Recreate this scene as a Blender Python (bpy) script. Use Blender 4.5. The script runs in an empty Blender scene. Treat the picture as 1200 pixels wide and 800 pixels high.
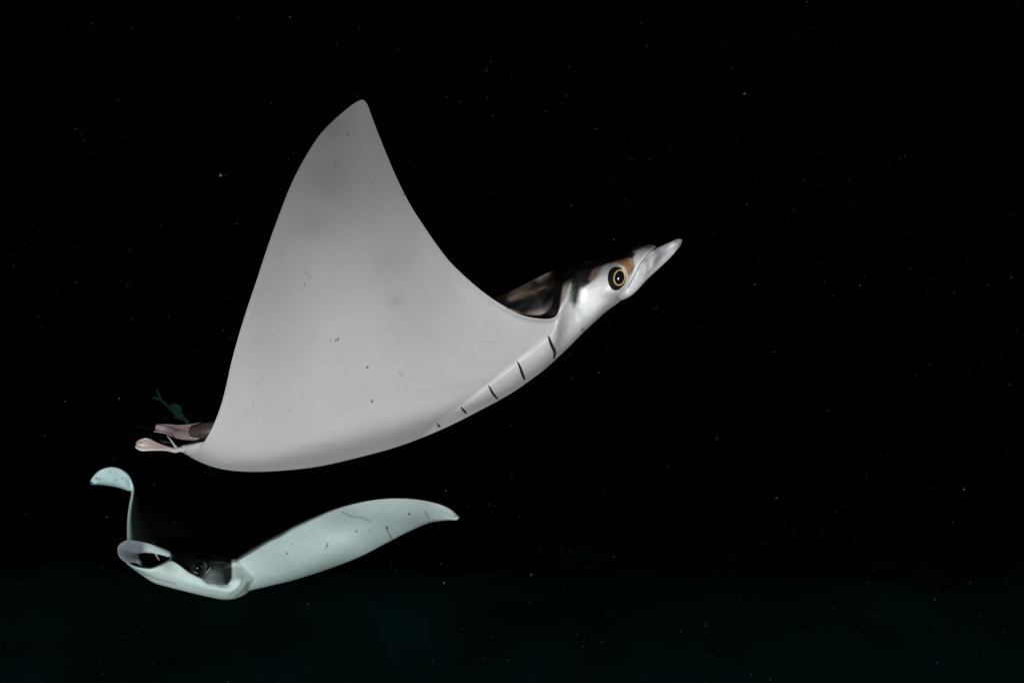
import bpy, math, random
import numpy as np
random.seed(7); rng = np.random.default_rng(7)
R = math.radians
C = bpy.context.scene.collection
scene = bpy.context.scene

# ------------------------------------------------------------------ camera, sky, light, exposure
CAM_Z = 4.2                       # height of the lens above the seabed
FPX = 1200 * 35 / 36              # focal length in photo pixels
cam_d = bpy.data.cameras.new('camera'); cam = bpy.data.objects.new('camera', cam_d); C.objects.link(cam)
cam_d.lens = 35; cam_d.sensor_width = 36; cam_d.clip_start = 0.05; cam_d.clip_end = 400
cam.location = (0, 0, CAM_Z); cam.rotation_euler = (R(90), 0, 0)
scene.camera = cam
cam_d.dof.use_dof = True; cam_d.dof.focus_distance = 1.45; cam_d.dof.aperture_fstop = 9.0

SUN_EL, SUN_AZ = -5.0, 8.0       # night: the only light comes from below, behind the lens, a touch from the right
world = bpy.data.worlds.new('World'); scene.world = world; world.use_nodes = True
wn = world.node_tree
sky = wn.nodes.new('ShaderNodeTexSky'); sky.sky_type = 'NISHITA'; sky.sun_disc = False
sky.sun_elevation = R(SUN_EL); sky.sun_rotation = R(180 - SUN_AZ)
wn.links.new(sky.outputs[0], wn.nodes['Background'].inputs[0])
wn.nodes['Background'].inputs[1].default_value = 0.05      # night: the water is black

sun_d = bpy.data.lights.new('sun', 'SUN'); sun = bpy.data.objects.new('sun', sun_d); C.objects.link(sun)
sun_d.energy = 5.0; sun_d.angle = R(2.0); sun_d.color = (1.0, 0.722, 0.716)
sun.rotation_euler = (R(90 - SUN_EL), 0, R(SUN_AZ)); sun.location = (0, -1, CAM_Z + 1)

scene.view_settings.view_transform = 'Standard'; scene.view_settings.look = 'None'
scene.view_settings.gamma = 1.0; scene.view_settings.exposure = 0.27

# ------------------------------------------------------------------ helpers
def at(px, py, y):
    """point at distance y in front of the lens"""
    px = np.asarray(px, float); py = np.asarray(py, float); y = np.asarray(y, float)
    return np.stack([(px - 600) * y / FPX, y + 0 * px, CAM_Z + (400 - py) * y / FPX], -1)

def curve(P, n, closed=False):
    """Catmull-Rom through the rows of P (first axis), n samples, uniform in index"""
    P = np.asarray(P, float); k = len(P)
    if closed:
        t = np.arange(n) / n * k
    else:
        t = np.linspace(0, k - 1, n)
    i = np.floor(t).astype(int)
    if not closed: i = np.minimum(i, k - 2)
    f = (t - i).reshape((-1,) + (1,) * (P.ndim - 1))
    def g(q):
        if closed: return P[q % k]
        out = P[np.clip(q, 0, k - 1)].copy()
        lo = q < 0; hi = q > k - 1
        out[lo] = 2 * P[0] - P[1]; out[hi] = 2 * P[-1] - P[-2]
        return out
    a, b, c, d = g(i - 1), g(i), g(i + 1), g(i + 2)
    return 0.5 * (2 * b + (c - a) * f + (2 * a - 5 * b + 4 * c - d) * f ** 2 + (3 * b - a - 3 * c + d) * f ** 3)

def arcline(P, n):
    """resample a smooth polyline by arc length"""
    Q = curve(P, 400); L = np.r_[0, np.cumsum(np.linalg.norm(np.diff(Q, axis=0), axis=1))]
    t = np.linspace(0, L[-1], n)
    return np.stack([np.interp(t, L, Q[:, a]) for a in range(Q.shape[1])], -1)

def sm(x, a, b):
    t = np.clip((np.asarray(x, float) - a) / (b - a), 0, 1); return t * t * (3 - 2 * t)

def mesh_obj(name, V, F, mat, parent=None, pig=None, smooth=True):
    me = bpy.data.meshes.new(name)
    me.from_pydata(np.asarray(V).tolist(), [], [list(map(int, f)) for f in F])
    if smooth: me.polygons.foreach_set('use_smooth', np.ones(len(me.polygons), bool))
    if pig is not None:
        ca = me.color_attributes.new('pigment', 'FLOAT_COLOR', 'POINT')
        ca.data.foreach_set('color', np.c_[np.clip(pig[:, :3], 0, 1), pig[:, 3] if pig.shape[1] > 3 else np.ones(len(pig))].astype(np.float32).ravel())
    me.materials.append(mat); me.update()
    o = bpy.data.objects.new(name, me); C.objects.link(o)
    if parent is not None: o.parent = parent
    return o

def grid_faces(n, m, wrap=False, base=0, flip=False):
    i = np.arange(n - 1)[:, None]; j = np.arange(m if wrap else m - 1)[None, :]
    j2 = (j + 1) % m
    f = np.stack([i * m + j, i * m + j2, (i + 1) * m + j2, (i + 1) * m + j], -1).reshape(-1, 4) + base
    return f[:, ::-1] if flip else f

def grid_normals(G):
    du = np.gradient(G, axis=0); dv = np.gradient(G, axis=1)
    n = np.cross(du, dv); l = np.linalg.norm(n, axis=-1, keepdims=True); l[l < 1e-12] = 1
    return n / l

def blade_shape(A, B, nu, nv, thick, bulge=None):
    """closed leaf between two edge lines (world points): two skins with a lens section.
    thick(u, v) is the half thickness, bulge(u, v) moves both skins along the normal"""
    a = arcline(A, nu); b = arcline(B, nu)
    v = 0.5 - 0.5 * np.cos(np.linspace(0, math.pi, nv)); u = np.linspace(0, 1, nu)
    U, Vv = np.meshgrid(u, v, indexing='ij')
    G = a[:, None] * (1 - Vv[..., None]) + b[:, None] * Vv[..., None]
    N = grid_normals(G)
    if bulge is not None:
        G = G + N * bulge(U, Vv)[..., None]
        N = grid_normals(G)
    T = thick(U, Vv) * np.sqrt(np.clip(4 * Vv * (1 - Vv), 0, 1))
    top = G + N * T[..., None]; bot = G - N * T[..., None]
    V = np.concatenate([top.reshape(-1, 3), bot.reshape(-1, 3)])
    n = nu * nv
    F = list(grid_faces(nu, nv)) + list(grid_faces(nu, nv, base=n, flip=True))
    for i in range(nu - 1):
        F.append((i * nv, (i + 1) * nv, n + (i + 1) * nv, n + i * nv))
        q = nv - 1
        F.append(((i + 1) * nv + q, i * nv + q, n + i * nv + q, n + (i + 1) * nv + q))
    for j in range(nv - 1):
        F.append((j + 1, j, n + j, n + j + 1))
        q = (nu - 1) * nv
        F.append((q + j, q + j + 1, n + q + j + 1, n + q + j))
    uu = np.r_[U.ravel(), U.ravel()]; vv = np.r_[Vv.ravel(), Vv.ravel()]
    side = np.r_[np.ones(n), np.zeros(n)]
    return V, F, uu, vv, side

def ring_shape(rings):
    """closed loft of rings (n, m, 3) with end caps"""
    n, m, _ = rings.shape
    V = rings.reshape(-1, 3)
    V = np.concatenate([V, rings[0].mean(0)[None], rings[-1].mean(0)[None]])
    F = list(grid_faces(n, m, wrap=True))
    a, b = n * m, n * m + 1
    for j in range(m):
        k = (j + 1) % m
        F.append((a, k, j)); F.append((b, (n - 1) * m + j, (n - 1) * m + k))
    return V, F

def ball_shape(c, ax, nu=20, nv=28):
    """ellipsoid with three axis vectors"""
    ax = np.asarray(ax); c = np.asarray(c)
    th = np.linspace(0.02, math.pi - 0.02, nu); ph = np.linspace(0, 2 * math.pi, nv, endpoint=False)
    T, Pp = np.meshgrid(th, ph, indexing='ij')
    d = np.stack([np.sin(T) * np.cos(Pp), np.sin(T) * np.sin(Pp), np.cos(T)], -1)
    return ring_shape(c + d @ ax)

def torus_shape(c, e1, e2, nrm, r1, r2, tube, nu=40, nv=10):
    a = np.linspace(0, 2 * math.pi, nu, endpoint=False); b = np.linspace(0, 2 * math.pi, nv, endpoint=False)
    A, B = np.meshgrid(a, b, indexing='ij')
    dirv = np.cos(A)[..., None] * e1 * r1 + np.sin(A)[..., None] * e2 * r2
    un = dirv / np.linalg.norm(dirv, axis=-1, keepdims=True)
    P = c + dirv + un * (tube * np.cos(B))[..., None] + nrm * (tube * np.sin(B))[..., None]
    V = P.reshape(-1, 3)
    i = np.arange(nu)[:, None]; j = np.arange(nv)[None]
    F = np.stack([i * nv + j, i * nv + (j + 1) % nv, ((i + 1) % nu) * nv + (j + 1) % nv, ((i + 1) % nu) * nv + j], -1).reshape(-1, 4)
    return V, F

def poly_mask(X, Y, pts, soft):
    """1 inside a polygon, smooth over soft pixels at its edge"""
    pts = np.asarray(pts, float); d = np.full(X.shape, 1e9); ins = np.zeros(X.shape, bool)
    for k in range(len(pts)):
        x0, y0 = pts[k]; x1, y1 = pts[(k + 1) % len(pts)]
        ex, ey = x1 - x0, y1 - y0
        t = np.clip(((X - x0) * ex + (Y - y0) * ey) / (ex * ex + ey * ey + 1e-9), 0, 1)
        d = np.minimum(d, np.hypot(X - x0 - t * ex, Y - y0 - t * ey))
        if y0 != y1:
            c = ((y0 > Y) != (y1 > Y)) & (X < (x1 - x0) * (Y - y0) / (y1 - y0) + x0); ins ^= c
    return sm(np.where(ins, d, -d), -soft, soft)

def line_mask(X, Y, pts, w, soft):
    pts = np.asarray(pts, float); d = np.full(X.shape, 1e9)
    for k in range(len(pts) - 1):
        x0, y0 = pts[k]; x1, y1 = pts[k + 1]; ex, ey = x1 - x0, y1 - y0
        t = np.clip(((X - x0) * ex + (Y - y0) * ey) / (ex * ex + ey * ey + 1e-9), 0, 1)
        d = np.minimum(d, np.hypot(X - x0 - t * ex, Y - y0 - t * ey))
    return 1 - sm(d, w - soft, w + soft)

def mixc(col, c, m):
    return col * (1 - m[:, None]) + np.asarray(c, float)[None] * m[:, None]

def wob(P, s, seed):
    """cheap smooth 3-D noise, about -1..1"""
    r = np.random.default_rng(seed); out = np.zeros(len(P))
    for k in range(7):
        d = r.normal(size=3); d /= np.linalg.norm(d)
        out += np.sin((P @ d) * s * (0.6 + 0.35 * k) + r.uniform(0, 6.28)) / (1 + 0.3 * k)
    return out / 3.0

# ------------------------------------------------------------------ materials
def skin_material(name, rough=0.5, scale=60.0, amount=0.12, bump=0.15, coat=0.0):
    m = bpy.data.materials.new(name); m.use_nodes = True; nt = m.node_tree; b = nt.nodes['Principled BSDF']
    at_ = nt.nodes.new('ShaderNodeAttribute'); at_.attribute_name = 'pigment'
    tc = nt.nodes.new('ShaderNodeTexCoord')
    n1 = nt.nodes.new('ShaderNodeTexNoise'); n1.inputs['Scale'].default_value = scale; n1.inputs['Detail'].default_value = 6
    n2 = nt.nodes.new('ShaderNodeTexNoise'); n2.inputs['Scale'].default_value = scale * 0.12; n2.inputs['Detail'].default_value = 3
    nt.links.new(tc.outputs['Object'], n1.inputs['Vector']); nt.links.new(tc.outputs['Object'], n2.inputs['Vector'])
    add = nt.nodes.new('ShaderNodeMath'); add.operation = 'ADD'
    nt.links.new(n1.outputs['Fac'], add.inputs[0]); nt.links.new(n2.outputs['Fac'], add.inputs[1])
    mr = nt.nodes.new('ShaderNodeMapRange'); mr.inputs[1].default_value = 0.6; mr.inputs[2].default_value = 1.4
    mr.inputs[3].default_value = 1 - amount; mr.inputs[4].default_value = 1 + amount * 0.5
    nt.links.new(add.outputs[0], mr.inputs[0])
    mx = nt.nodes.new('ShaderNodeVectorMath'); mx.operation = 'SCALE'
    nt.links.new(at_.outputs['Color'], mx.inputs[0]); nt.links.new(mr.outputs[0], mx.inputs['Scale'])
    nt.links.new(mx.outputs[0], b.inputs['Base Color'])
    bp = nt.nodes.new('ShaderNodeBump'); bp.inputs['Strength'].default_value = bump; bp.inputs['Distance'].default_value = 0.002
    nt.links.new(n1.outputs['Fac'], bp.inputs['Height']); nt.links.new(bp.outputs[0], b.inputs['Normal'])
    rr = nt.nodes.new('ShaderNodeMapRange'); rr.inputs[3].default_value = 0.62; rr.inputs[4].default_value = rough
    nt.links.new(at_.outputs['Alpha'], rr.inputs[0]); nt.links.new(rr.outputs[0], b.inputs['Roughness'])
    cw = nt.nodes.new('ShaderNodeMath'); cw.operation = 'MULTIPLY'; cw.inputs[1].default_value = coat
    nt.links.new(at_.outputs['Alpha'], cw.inputs[0]); nt.links.new(cw.outputs[0], b.inputs['Coat Weight'])
    b.inputs['Specular IOR Level'].default_value = 0.45; b.inputs['Coat Roughness'].default_value = 0.32
    return m

def plain(name, col, rough=0.5, spec=0.5, noise=0.15, scale=80):
    m = bpy.data.materials.new(name); m.use_nodes = True; nt = m.node_tree; b = nt.nodes['Principled BSDF']
    tc = nt.nodes.new('ShaderNodeTexCoord'); n = nt.nodes.new('ShaderNodeTexNoise'); n.inputs['Scale'].default_value = scale
    cr = nt.nodes.new('ShaderNodeMix'); cr.data_type = 'RGBA'
    cr.inputs[6].default_value = tuple(c * (1 - noise) for c in col) + (1,)
    cr.inputs[7].default_value = tuple(min(1, c * (1 + noise)) for c in col) + (1,)
    nt.links.new(tc.outputs['Object'], n.inputs['Vector']); nt.links.new(n.outputs['Fac'], cr.inputs[0])
    nt.links.new(cr.outputs[2], b.inputs['Base Color'])
    b.inputs['Roughness'].default_value = rough; b.inputs['Specular IOR Level'].default_value = spec
    return m

M_skin = skin_material('ray_skin', 0.36, 90, 0.05, 0.07, 0.3)
M_fin = skin_material('fin_skin', 0.40, 160, 0.28, 0.4, 0.2)
M_far = skin_material('far_ray_skin', 0.38, 60, 0.12, 0.3, 0.25)
M_eye = plain('eye_black', (0.006, 0.007, 0.009), 0.06, 0.8)
M_iris = plain('iris_gold', (0.62, 0.40, 0.10), 0.3, 0.5, 0.35, 500)
M_lid = plain('eyelid_dark', (0.012, 0.010, 0.010), 0.5, 0.3)
M_pale = plain('eyelid_pale', (0.62, 0.55, 0.40), 0.4, 0.4, 0.2, 300)
M_slit = plain('gill_slit_dark', (0.040, 0.026, 0.022), 0.85, 0.1, 0.5, 300)
M_dark = plain('dark_hide', (0.0015, 0.0015, 0.0018), 0.5, 0.3)
WHITE = np.array((0.545, 0.534, 0.550)); BLACK = np.array((0.0035, 0.0033, 0.0036))

def empty(name, loc):
    o = bpy.data.objects.new(name, None); C.objects.link(o); o.location = [float(x) for x in loc]; o.empty_display_size = 0.1
    return o
def adopt(root):
    """keep world geometry, move parts under the root's own origin"""
    for o in root.children_recursive:
        if o.type == 'MESH' and o.parent == root:
            o.matrix_parent_inverse.identity()
            o.location = (0, 0, 0)
            co = np.empty(len(o.data.vertices) * 3, np.float32); o.data.vertices.foreach_get('co', co)
            co = co.reshape(-1, 3) - np.array(root.location, np.float32); o.data.vertices.foreach_set('co', co.ravel())
            for ch in o.children:
                co = np.empty(len(ch.data.vertices) * 3, np.float32); ch.data.vertices.foreach_get('co', co)
                co = co.reshape(-1, 3) - np.array(root.location, np.float32); ch.data.vertices.foreach_set('co', co.ravel())

# ------------------------------------------------------------------ the seabed
def seabed():
    """a sandy reef slope that falls away below the lens and levels off far out"""
    nx = 240
    xs = np.linspace(-44, 44, nx); ys = np.r_[np.linspace(5, 20, 150), np.linspace(20.5, 60, 50)]; ny = len(ys)
    X, Y = np.meshgrid(xs, ys, indexing='ij'); r = np.random.default_rng(3)
    P = np.stack([X, Y, 0 * X], -1).reshape(-1, 3)
    t = Y - 12.0; q = 2.0 - t; t = 2.0 - 0.9 * np.logaddexp(0, q / 0.9); Z = 0.66 * np.clip(t, -9, 9) - 0.4
    Z += (0.16 * wob(P, 0.55, 1) + 0.07 * wob(P, 1.6, 2)).reshape(X.shape)
    for k in range(120):                                  # low coral heads in the sand
        cx, cy = r.uniform(-14, 14), r.uniform(10, 17); w = r.uniform(0.5, 1.5); h = r.uniform(0.03, 0.12)
        Z += h * np.exp(-(((X - cx) ** 2 + (Y - cy) ** 2) / w ** 2) ** 2)
    V = np.stack([X, Y, Z], -1).reshape(-1, 3)
    m = bpy.data.materials.new('sand_and_rock'); m.use_nodes = True; nt = m.node_tree; b = nt.nodes['Principled BSDF']
    tc = nt.nodes.new('ShaderNodeTexCoord'); n = nt.nodes.new('ShaderNodeTexNoise'); n.inputs['Scale'].default_value = 0.7; n.inputs['Detail'].default_value = 8
    rp = nt.nodes.new('ShaderNodeValToRGB'); rp.color_ramp.elements[0].position = 0.40; rp.color_ramp.elements[0].color = (0.016, 0.018, 0.016, 1)
    rp.color_ramp.elements[1].position = 0.62; rp.color_ramp.elements[1].color = (0.042, 0.042, 0.04, 1)
    nt.links.new(tc.outputs['Object'], n.inputs['Vector']); nt.links.new(n.outputs['Fac'], rp.inputs[0]); nt.links.new(rp.outputs[0], b.inputs['Base Color'])
    b.inputs['Roughness'].default_value = 0.9
    o = mesh_obj('seabed', V, grid_faces(nx, len(ys), flip=False), m)
    o['kind'] = 'structure'
seabed()

# ------------------------------------------------------------------ the big ray, seen from its right side
DA, TILT = 1.5, R(-1.5)
cT, sT = math.cos(TILT), math.sin(TILT)
def body_pt(px, py, r):
    """photo position + distance r from the ray's midplane -> (forward, up, right)"""
    px = np.asarray(px, float); py = np.asarray(py, float); r = np.asarray(r, float)
    k = (400 - py) / FPX                     # z = k*y ; y = DA + u*sT - r*cT ; z = u*cT + r*sT
    u = (k * (DA - r * cT) - r * sT) / (cT - k * sT)
    y = DA + u * sT - r * cT
    return np.stack([(px - 600) * y / FPX, u, r], -1)
def to_world(B):
    f, u, r = B[..., 0], B[..., 1], B[..., 2]
    return np.stack([f, DA + u * sT - r * cT, CAM_Z + u * cT + r * sT], -1)
def to_px(W):
    return 600 + W[..., 0] * FPX / W[..., 1], 400 - (W[..., 2] - CAM_Z) * FPX / W[..., 1]

NVC = 9                                       # control points from belly midline to wing edge
SV = np.array([0, .06, .15, .28, .44, .60, .76, .90, 1.0])
def head_station(D0, V0, E, rh, n=2.3):
    ph = np.linspace(0, math.pi / 2, NVC)
    sr = np.sin(ph) ** (2 / n); al = 1 - np.cos(ph) ** (2 / n)
    V0, E, D0 = map(np.array, (V0, E, D0))
    p = V0 + (E - V0) * al[:, None]
    ven = body_pt(p[:, 0], p[:, 1], rh * sr)
    p = D0 + (E - D0) * al[:, None]
    dor = body_pt(p[:, 0], p[:, 1], rh * sr)
    return np.concatenate([ven, dor[:-1][::-1]])
def wing_station(V0, E, rE, T, a=0.5, p=4.0, bow=0.0, D0=None, tip_in=0.0):
    V0, E = np.array(V0, float), np.array(E, float)
    d = E - V0; q = np.array([-d[1], d[0]])
    pp = V0 + d * SV[:, None] + q * (bow * np.sin(SV * math.pi))[:, None]
    yb = np.interp(pp[:, 0], root[::-1, 0], root[::-1, 1]); h = np.clip((yb - pp[:, 1]) / 417.0, 0, 1)
    r = rE * (0.055 * (1 - np.exp(-h / 0.022)) + 0.27 * h - 0.29 * h ** 1.9)
    r[0] = 0
    ven = body_pt(pp[:, 0], pp[:, 1], r)
    t = np.gradient(ven, axis=0); nr, nu = -t[:, 1], t[:, 2]
    l = np.hypot(nr, nu) + 1e-9; nr /= l; nu /= l
    nr[0] = 0; nu[0] = 1
    wq = sm(SV, 0.35, 0.75); nr = nr * (1 - wq) - wq; nu = nu * (1 - wq)
    arc = np.r_[0, np.cumsum(np.linalg.norm(np.diff(ven, axis=0), axis=1))]
    th = T * (1 - sm(arc, 0.02, 0.26)) + 0.016 * (1 - (arc / arc[-1])) + 0.003
    th *= 1 - 0.55 * sm(SV, 0.9, 1.0)
    dor = ven.copy(); dor[:, 1] += nu * th; dor[:, 2] = np.maximum(dor[:, 2] + nr * th, 0.0)
    dor[0, 2] = 0
    if D0 is not None:
        db = body_pt(D0[0], D0[1], 0.0) - dor[0]
        dor += db[None] * ((1 - np.clip(arc / arc[-1], 0, 1)) ** 1.3)[:, None]
    return np.concatenate([ven, dor[:-1][::-1]])

leading = np.array([(645, 373), (627, 373.5), (608, 367), (590, 358), (570, 345), (547, 326), (522, 301), (503, 274), (483, 244), (466, 211), (451, 176), (438, 143), (431, 124), (427.5, 118.5), (425, 117.2)])
trailing = np.array([(425, 117.2), (421, 117.8), (410, 125), (390, 142), (372.5, 161), (358, 184), (343, 212), (327, 252), (313, 291), (299.5, 332), (285.5, 374), (273, 418), (264, 458), (257, 487)])
root = np.array([(634, 436), (600, 460), (560, 482), (520, 502), (470, 522), (420, 536), (370, 547), (320, 552), (280, 552), (250, 547), (228, 538)])
def res2(P, n, w=None):
    Q = arcline(P, 300); t = np.linspace(0, 1, n) if w is None else w
    k = t * 299
    return np.stack([np.interp(k, np.arange(300), Q[:, a]) for a in (0, 1)], -1)
NL, NT = 17, 17
le = res2(leading, NL, 1 - np.linspace(1, 0, NL) ** 1.35); te = res2(trailing, NT, np.linspace(0, 1, NT) ** 1.35)[1:]
edge = np.concatenate([le, te]); nE = len(edge)
rt = res2(root, nE, np.linspace(0, 1, nE))
stations = [
    head_station((771, 291), (749, 332), (761, 309), 0.058, 2.2),
    head_station((769, 288), (739, 341.5), (754, 313), 0.073, 2.3),
    head_station((757, 287), (726, 353.5), (741, 318), 0.080, 2.3),
    head_station((742, 290), (709, 366), (728, 324), 0.088, 2.4),
    head_station((727, 297), (697, 377), (713, 331), 0.088, 2.4),
    head_station((712, 302), (686, 387), (700, 337), 0.083, 2.3),
    head_station((698, 304), (675, 398), (686, 341), 0.080, 2.3),
    head_station((684, 306), (664, 409), (674, 338), 0.084, 2.2),
    head_station((670, 310), (655, 417.5), (667, 346), 0.098, 2.1),
    head_station((658, 314), (646, 426), (657, 363), 0.122, 2.0),
]
arcf = np.linspace(0, 1, nE)
for k in range(nE):
    t = arcf[k]
    h = math.sin(math.pi * min(1, max(0, (t + 0.02)))) ** 0.9        # how far out the wing reaches here
    rE = 1.0 + 0.55 * (1 - sm(t, -0.15, 0.5)) - 0.30 * sm(t, 0.62, 1.0)
    T = 0.10 if t < 0.45 else 0.10 - 0.075 * sm(t, 0.45, 1.0)
    D0 = None
    if k == 0: D0 = (643, 319)
    if k == 1: D0 = (630, 325)
    if k == 2: D0 = (612, 334)
    if k == 3: D0 = (595, 343)
    if k == 4: D0 = (575, 353)
    stations.append(wing_station(rt[k], edge[k], rE, T, a=0.45, p=3.6, bow=-0.02 * math.sin(math.pi * t), D0=D0, tip_in=0.10 * h ** 3))
# the rump, closing on the tail
stations += [
    head_station((254, 507), (222, 534.5), (250, 513), 0.040, 2.0),
    head_station((238, 513), (212, 529), (229, 519.5), 0.028, 2.0),
    head_station((222, 518.5), (205, 526), (213, 522), 0.014, 2.0),
]
ctrl = np.stack(stations)                                  # (K, 17, 3)
NS, NR = 520, 210
dense = curve(ctrl, NS)                                    # along the body
half = np.swapaxes(curve(np.swapaxes(dense, 0, 1), 2 * NR + 1), 0, 1)   # NR+1 belly points, then back
half[:, 0, 2] = 0; half[:, -1, 2] = 0
# crease where the wing's underside overlaps the gill area
PX, PY = to_px(to_world(half))
crease = np.array([(670, 333), (658, 366), (642, 394), (606, 424), (572, 451), (540, 476), (505, 500), (470, 518)])
dcr = np.full(PX.shape, 1e9); sgn = np.zeros(PX.shape)
for k in range(len(crease) - 1):
    (x0, y0), (x1, y1) = crease[k], crease[k + 1]; ex, ey = x1 - x0, y1 - y0; L = math.hypot(ex, ey)
    t = np.clip(((PX - x0) * ex + (PY - y0) * ey) / L ** 2, 0, 1)
    d = np.hypot(PX - x0 - t * ex, PY - y0 - t * ey); s = (ex * (PY - y0) - ey * (PX - x0)) / L
    better = d < dcr; dcr = np.where(better, d, dcr); sgn = np.where(better, s, sgn)
isv = (np.arange(2 * NR + 1) <= NR)[None, :]
kk = np.linspace(0, len(stations) - 1, NS)[:, None]
rn = half[..., 2].copy()
# the wing's underside stands a little proud of the gill area along the crease
sd_ = np.where(sgn > 0, -dcr, dcr)
amp = 0.0062 * sm(PX, 470, 600) * (1 - sm(PX, 668, 676)) * sm(half[..., 2], 0.02, 0.06)
rn = rn + np.where(isv, amp * sm(sd_, -3.0, 3.5) * np.exp(-np.clip(sd_, 0, None) / 50), 0)
hb = body_pt(PX, PY, rn); hb[:, 0, 2] = 0; hb[:, -1, 2] = 0
half = np.where(isv[..., None], hb, half)
# the left wing is a little behind in its stroke: lower and swept further back
lh = half.copy(); mid_u = 0.5 * (half[:, :1, 1] + half[:, -1:, 1])
wl = sm(np.hypot(lh[..., 2], 0.6 * (lh[..., 1] - mid_u)), 0.06, 0.19) * sm(kk, 10, 13) * (1 - sm(kk, len(stations) - 5, len(stations) - 3))
an = -R(38) * wl; du_, dr_ = lh[..., 1] - mid_u, lh[..., 2].copy()
lh[..., 1] = mid_u + du_ * np.cos(an) + dr_ * np.sin(an); lh[..., 2] = dr_ * np.cos(an) - du_ * np.sin(an)
lh[..., 0] -= 0.22 * wl * np.abs(lh[..., 2])
full = np.concatenate([half, (lh * np.array([1, 1, -1]))[:, 1:-1][:, ::-1]], 1)
A_rings = to_world(full)
VA, FA = ring_shape(A_rings[:, ::-1])
# pigment, the same on both sides of the midplane
near = np.concatenate([half, half[:, 1:-1][:, ::-1]], 1)[:, ::-1]
jj = np.r_[np.arange(2 * NR + 1), np.arange(1, 2 * NR)[::-1]][::-1]
NX, NY = to_px(to_world(near)); NX = NX.ravel(); NY = NY.ravel()
Jn = np.tile(jj, NS); Kn = np.repeat(np.linspace(0, len(stations) - 1, NS), len(jj)); NB = near.reshape(-1, 3)
rightside = np.tile(np.r_[np.ones(2 * NR + 1), np.zeros(2 * NR - 1)][::-1], NS)
def pigmentA():
    n = len(NX); col = np.tile(WHITE, (n, 1))
    ndl = wob(NB, 22, 11); nd2 = wob(NB, 60, 12); nd3 = wob(NB, 9, 13)
    # naturally grey wing tip below, spread inward to paint in the light's falloff
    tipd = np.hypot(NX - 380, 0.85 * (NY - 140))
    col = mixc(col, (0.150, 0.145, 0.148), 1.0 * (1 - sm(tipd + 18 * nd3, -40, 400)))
    col *= (1 + 0.03 * ndl + 0.02 * nd2)[:, None]
    col = mixc(col, (0.80, 0.80, 0.79), 0.85 * poly_mask(NX, NY, [(690, 330), (672, 335), (659, 366), (643, 394), (607, 424), (573, 451), (541, 476), (506, 500), (480, 530), (560, 540), (680, 440), (760, 350)], 3.5) * (Jn <= NR))
    # soft smudges of the wing
    for x, y, w, s in ((392, 150, 14, .12), (375, 200, 30, .08), (400, 230, 45, .12), (458, 310, 26, .08), (365, 265, 22, .12), (463, 352, 12, .12), (450, 500, 50, .03)):
        col *= (1 - s * np.exp(-(((NX - x) / w) ** 2 + ((NY - y) / (w * 0.8)) ** 2)))[:, None]
    # crease shadow line is geometry; the belly by the gills is a shade cooler
    wing_k = len(stations) - nE - 3
    dorsal = sm(Jn + 3.0 * nd2, NR + 2, NR + 11)
    wing = sm(Kn, wing_k - 2.6, wing_k - 1.4)
    col = mixc(col, BLACK, dorsal * wing)
    # brown sheen on the shoulder
    br = line_mask(NX, NY, [(600, 345), (625, 333), (650, 322), (675, 314)], 6, 6) * dorsal * wing
    col = mixc(col, (0.24, 0.155, 0.115), (0.25 + 0.6 * rightside) * 0.7 * np.clip(br * (0.7 + 0.5 * nd2 + 0.35 * wob(NB, 330, 18)), 0, 1))
    br = line_mask(NX, NY, [(598, 350), (622, 343), (648, 335), (668, 330)], 2.5, 4) * dorsal * wing
    col = mixc(col, (0.36, 0.25, 0.20), (0.15 + 0.65 * rightside) * np.clip(br * (0.6 + 0.5 * nd2 + 0.5 * wob(NB, 330, 19)), 0, 1))
    # pale rim inside the leading edge of the shoulder
    rim2 = line_mask(NX, NY, [(596, 363), (612, 369), (627, 374), (645, 374), (655, 367)], 1.6, 1.4) * wing * sm(Jn, NR - 19, NR - 3)
    col = mixc(col, (0.50, 0.36, 0.29), 0.6 * rim2)
    # head
    hd = 1 - sm(Kn, 9.0, 10.2)
    w1 = 2.2 * nd2 + 1.3 * wob(NB, 180, 16) + 0.8 * wob(NB, 500, 17)
    top = poly_mask(NX, NY + w1, [(560, 260), (764, 270), (756, 288), (744, 293), (736, 301), (741, 312), (738, 318), (728, 305), (715, 309), (706, 313), (700, 324), (684, 338), (660, 338), (640, 345), (560, 380)], 2.2)
    col = mixc(col, BLACK, hd * top)
    col = mixc(col, (0.10, 0.085, 0.085), 0.7 * hd * line_mask(NX, NY, [(738, 293), (752, 289), (762, 289)], 2.0, 3))
    col = mixc(col, (0.30, 0.26, 0.25), 0.6 * hd * line_mask(NX, NY, [(686, 306), (696, 303), (706, 301)], 1.2, 1.6))
    col = mixc(col, BLACK, 0.95 * hd * poly_mask(NX, NY + w1, [(724, 300), (738, 292), (745, 296), (741, 303), (734, 303), (727, 305)], 1.8))
    stripe = poly_mask(NX + w1, NY, [(676, 318), (690, 316), (684, 330), (681, 342), (677, 355), (672, 359), (668, 352), (669, 338)], 4.5)
    col = mixc(col, (0.012, 0.011, 0.012), hd * stripe)
    col = mixc(col, (0.30, 0.21, 0.19), 0.55 * hd * poly_mask(NX, NY + w1, [(690, 326), (694, 318), (703, 312), (708, 316), (704, 324), (694, 331)], 3))
    oran = poly_mask(NX, NY + 0.6 * w1, [(719, 306), (728, 303.5), (735, 302), (740, 305), (742, 314), (738, 325), (734, 322), (731, 312), (724, 308)], 1.8)
    gr = wob(NB, 420, 14); gr2 = wob(NB, 900, 15)
    col = mixc(col, (0.36, 0.165, 0.065), np.clip(hd * oran * (0.8 + 0.25 * gr + 0.2 * gr2), 0, 1))
    col = mixc(col, (0.10, 0.05, 0.03), np.clip(0.8 * hd * oran * sm(gr + 0.15 * (305 - NY), 0.2, 1.0), 0, 0.9))
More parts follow.
